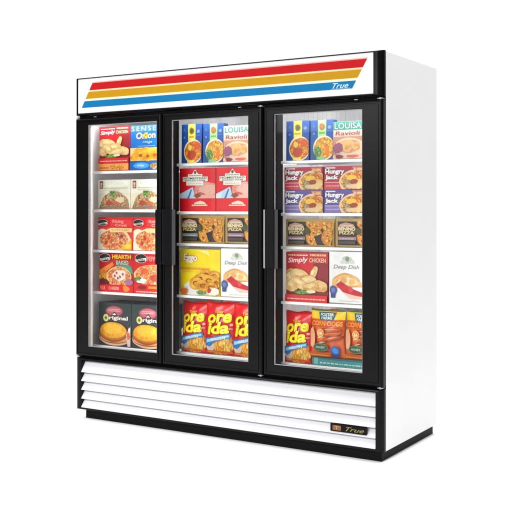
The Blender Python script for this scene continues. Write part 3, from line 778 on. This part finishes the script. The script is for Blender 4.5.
# --- behind the middle door
a, b, c, d, e = LV[1]
o1 = put(dinner_box(.138, .222, '#f6e16e', False), 'dinner_carton', -.299, a, 'blue dinner carton with yellow band, above the red ham cartons', 'frozen dinner', 'blue dinner cartons', tilt=R(-1))
o2 = put(dinner_box(.138, .219, '#a3d08e', True), 'dinner_carton', -.151, a, 'blue dinner carton with green band, above the red ham cartons', 'frozen dinner', 'blue dinner cartons', tilt=R(-1))
put(ravioli_box(.173, .200, True), 'ravioli_carton', -.012, a, 'ravioli carton with green letters on a pale band, above the red ham cartons', 'ravioli box', 'ravioli cartons')
o = put(ham_box(.247, .244), 'ham_carton', -.313, b, 'bright red ham carton below the yellow banded blue dinner carton', 'ham box', 'bright red ham cartons')
again(o, .247, -.063, b, 'bright red ham carton below the ravioli carton', y=.1115)
o = put(brown_pizza_box(.305, .158, '#76868a'), 'pizza_carton', -.306, c, 'tan and black pizza carton with grey strip, above the yellow waffle carton', 'pizza box', 'tan and black pizza cartons')
o5 = put(brown_pizza_box(.300, .156, '#9a7484'), 'pizza_carton', .001, c+.004, 'tan and black pizza carton with mauve strip, above the white pie carton', 'pizza box', 'tan and black pizza cartons')
put(waffle_box(.272, .260), 'waffle_carton', -.306, d, 'bright yellow waffle carton with red outlined lettering', 'waffle box')
o3 = put(pie_box(.200, .266), 'pie_carton', -.029, d+.003, 'white pie carton with blue rosette, beside the yellow waffle carton', 'pie box', 'white pie cartons')
o4 = put(fries_bag(.186, .286), 'fries_bag', -.314, e, 'red fries bag at the handle side of the middle door, below the yellow waffle carton', 'bag of fries', 'red fries bags', y=.10, rz=R(-3), tilt=R(-3))
again(o4, .186, -.131, e+.001, 'red fries bag standing between two matching bags behind the middle door', y=.092, rz=R(4)).scale = (1.03, 1, 1.03)
again(o4, .186, .048, e, 'red fries bag below the white pie carton, cut off by the middle door stile', y=.094, rz=R(2)).scale = (1.03, 1, 1.03)

# --- behind the third door
a, b, c, d, e = LV[2]
dup(o1, (.386+.069, .11, a), 'blue dinner carton with yellow band, above the crimson pancake cartons').scale = (1, 1, .95)
dup(o2, (.532+.067, .11, a), 'blue dinner carton with green band, above the crimson pancake cartons').scale = (.97, 1, .955)
put(ravioli_box(.171, .194, False), 'ravioli_carton', .666, a, 'ravioli carton with pale letters on a solid teal band', 'ravioli box', 'ravioli cartons')
o = put(pancake_box(.233, .120, '#b3203a', '#d2404e', '#f2b4b4'), 'pancake_carton', .376, b+.1215, 'crimson pancake carton stacked on a purple one, nearest the mullion', 'pancake box', 'crimson pancake cartons')
again(o, .233, .613, b+.1215, 'crimson pancake carton stacked on a purple one, nearest the hinge stile', y=.112)
o = put(pancake_box(.233, .120, '#64509a', '#8a78b8', '#c8bcdf'), 'pancake_carton', .376, b, 'purple pancake carton under a crimson one, nearest the mullion', 'pancake box', 'purple pancake cartons')
again(o, .233, .613, b, 'purple pancake carton under a crimson one, nearest the hinge stile', y=.112)
q = dup(o5, (.383+.148, .11, c), 'tan and black pizza carton above the dark red chicken carton of the third door'); q.scale = (.98, 1, .93)
q = dup(o5, (.679+.148, .11, c+.003), 'tan and black pizza carton mostly hidden by the third door stile'); q.scale = (.98, 1, .93)
put(chicken_box(.252, .262, False), 'frozen_food_carton', .386, d, 'dark red chicken carton with red bottom band, above the red fries bag', 'frozen carton')
dup(o3, (.643+.100, .11, d+.004), 'white pie carton with blue rosette, above the orange corn dog bags')
q = again(o4, .186, .360, e, 'red fries bag beside the orange corn dog bags', y=.095, rz=R(-2)); q.scale = (.91, 1, .955)
put(teal_box(.40, .040), 'frozen_food_carton', .541, e, 'flat teal carton lying under the orange corn dog bags', 'frozen carton', y=.112)
o = put(corndog_bag(.203, .252), 'corn_dog_bag', .532, e+.041, 'orange corn dog bag standing next to the red fries bag', 'bag of corn dogs', 'orange corn dog bags', y=.092, rz=R(1), tilt=R(-2))
again(o, .203, .733, e+.043, 'orange corn dog bag half hidden by the third door stile', y=.094, rz=R(-1))


# ================================================================= lamps
def area(name, loc, target, sx, sy, power, col=(1, 1, 1), spread=180):
    l = bpy.data.lights.new(name, 'AREA'); l.shape = 'RECTANGLE'; l.size = sx; l.size_y = sy; l.energy = power; l.color = col
    l.spread = math.radians(spread)
    o = bpy.data.objects.new(name, l); COL.objects.link(o); o.location = loc
    d = Vector(target)-Vector(loc); o.rotation_euler = d.to_track_quat('-Z', 'Y').to_euler()
    return o
area('overhead_softbox', (-4.6, .2, 6.0), (-4.6, .2, 0), 19, 9, 980)
area('backdrop_lamp', (-6.5, 1.6, 5.5), (-6.5, 5.2, 1.2), 18, 1.2, 150)
area('front_softbox', (-2.6, -6.4, 1.3), (0, 0, .9), 3.0, 2.4, 29)
area('front_softbox', (1.3, -7.2, 1.1), (0, 0, .9), 3.0, 2.0, 41)
area('floor_wash_lamp', (-.9, -4.4, 2.4), (-.2, -.5, .0), 4.0, .8, 42, spread=70)
area('floor_wash_lamp', (1.9, .3, 5.2), (1.5, .35, 0), 1.0, 1.2, 11, spread=60)
area('side_softbox', (3.4, -2.4, 1.5), (.99, .05, 1.1), .8, 1.6, 6)
for x, s in ((-.388, -1), (.296, -1), (.9445, -1)):
    area('cabinet_strip_lamp', (x, .066, 1.10), (x-.24, .36, 1.10), .012, 1.28, 3.6)
for x0, x1 in BAY:
    area('bay_top_fill', ((x0+x1)/2, .062, 1.783), ((x0+x1)/2, .17, 1.45), .5, .02, 1.4)  # added fill light without a fixture, brightens the package fronts
w = bpy.data.worlds.new('World'); SC.world = w; w.use_nodes = True
bg = w.node_tree.nodes['Background']; bg.inputs[0].default_value = (1, 1, 1, 1); bg.inputs[1].default_value = .12

# ================================================================= camera
cd = bpy.data.cameras.new('camera'); co = bpy.data.objects.new('camera', cd); COL.objects.link(co)
co.location = (2.8959, -4.3136, 1.2512); co.rotation_euler = (PI/2, 0, .5476)
cd.sensor_width = 36; cd.lens = 954.18/512*36; cd.shift_y = -(256-208.65)/512; cd.clip_end = 200; cd.clip_start = .05
SC.camera = co
SC.view_settings.view_transform = 'Standard'; SC.view_settings.look = 'None'; SC.view_settings.exposure = 0; SC.view_settings.gamma = 1
SC.cycles.max_bounces = 10; SC.cycles.transparent_max_bounces = 16
SC.cycles.use_denoising = True
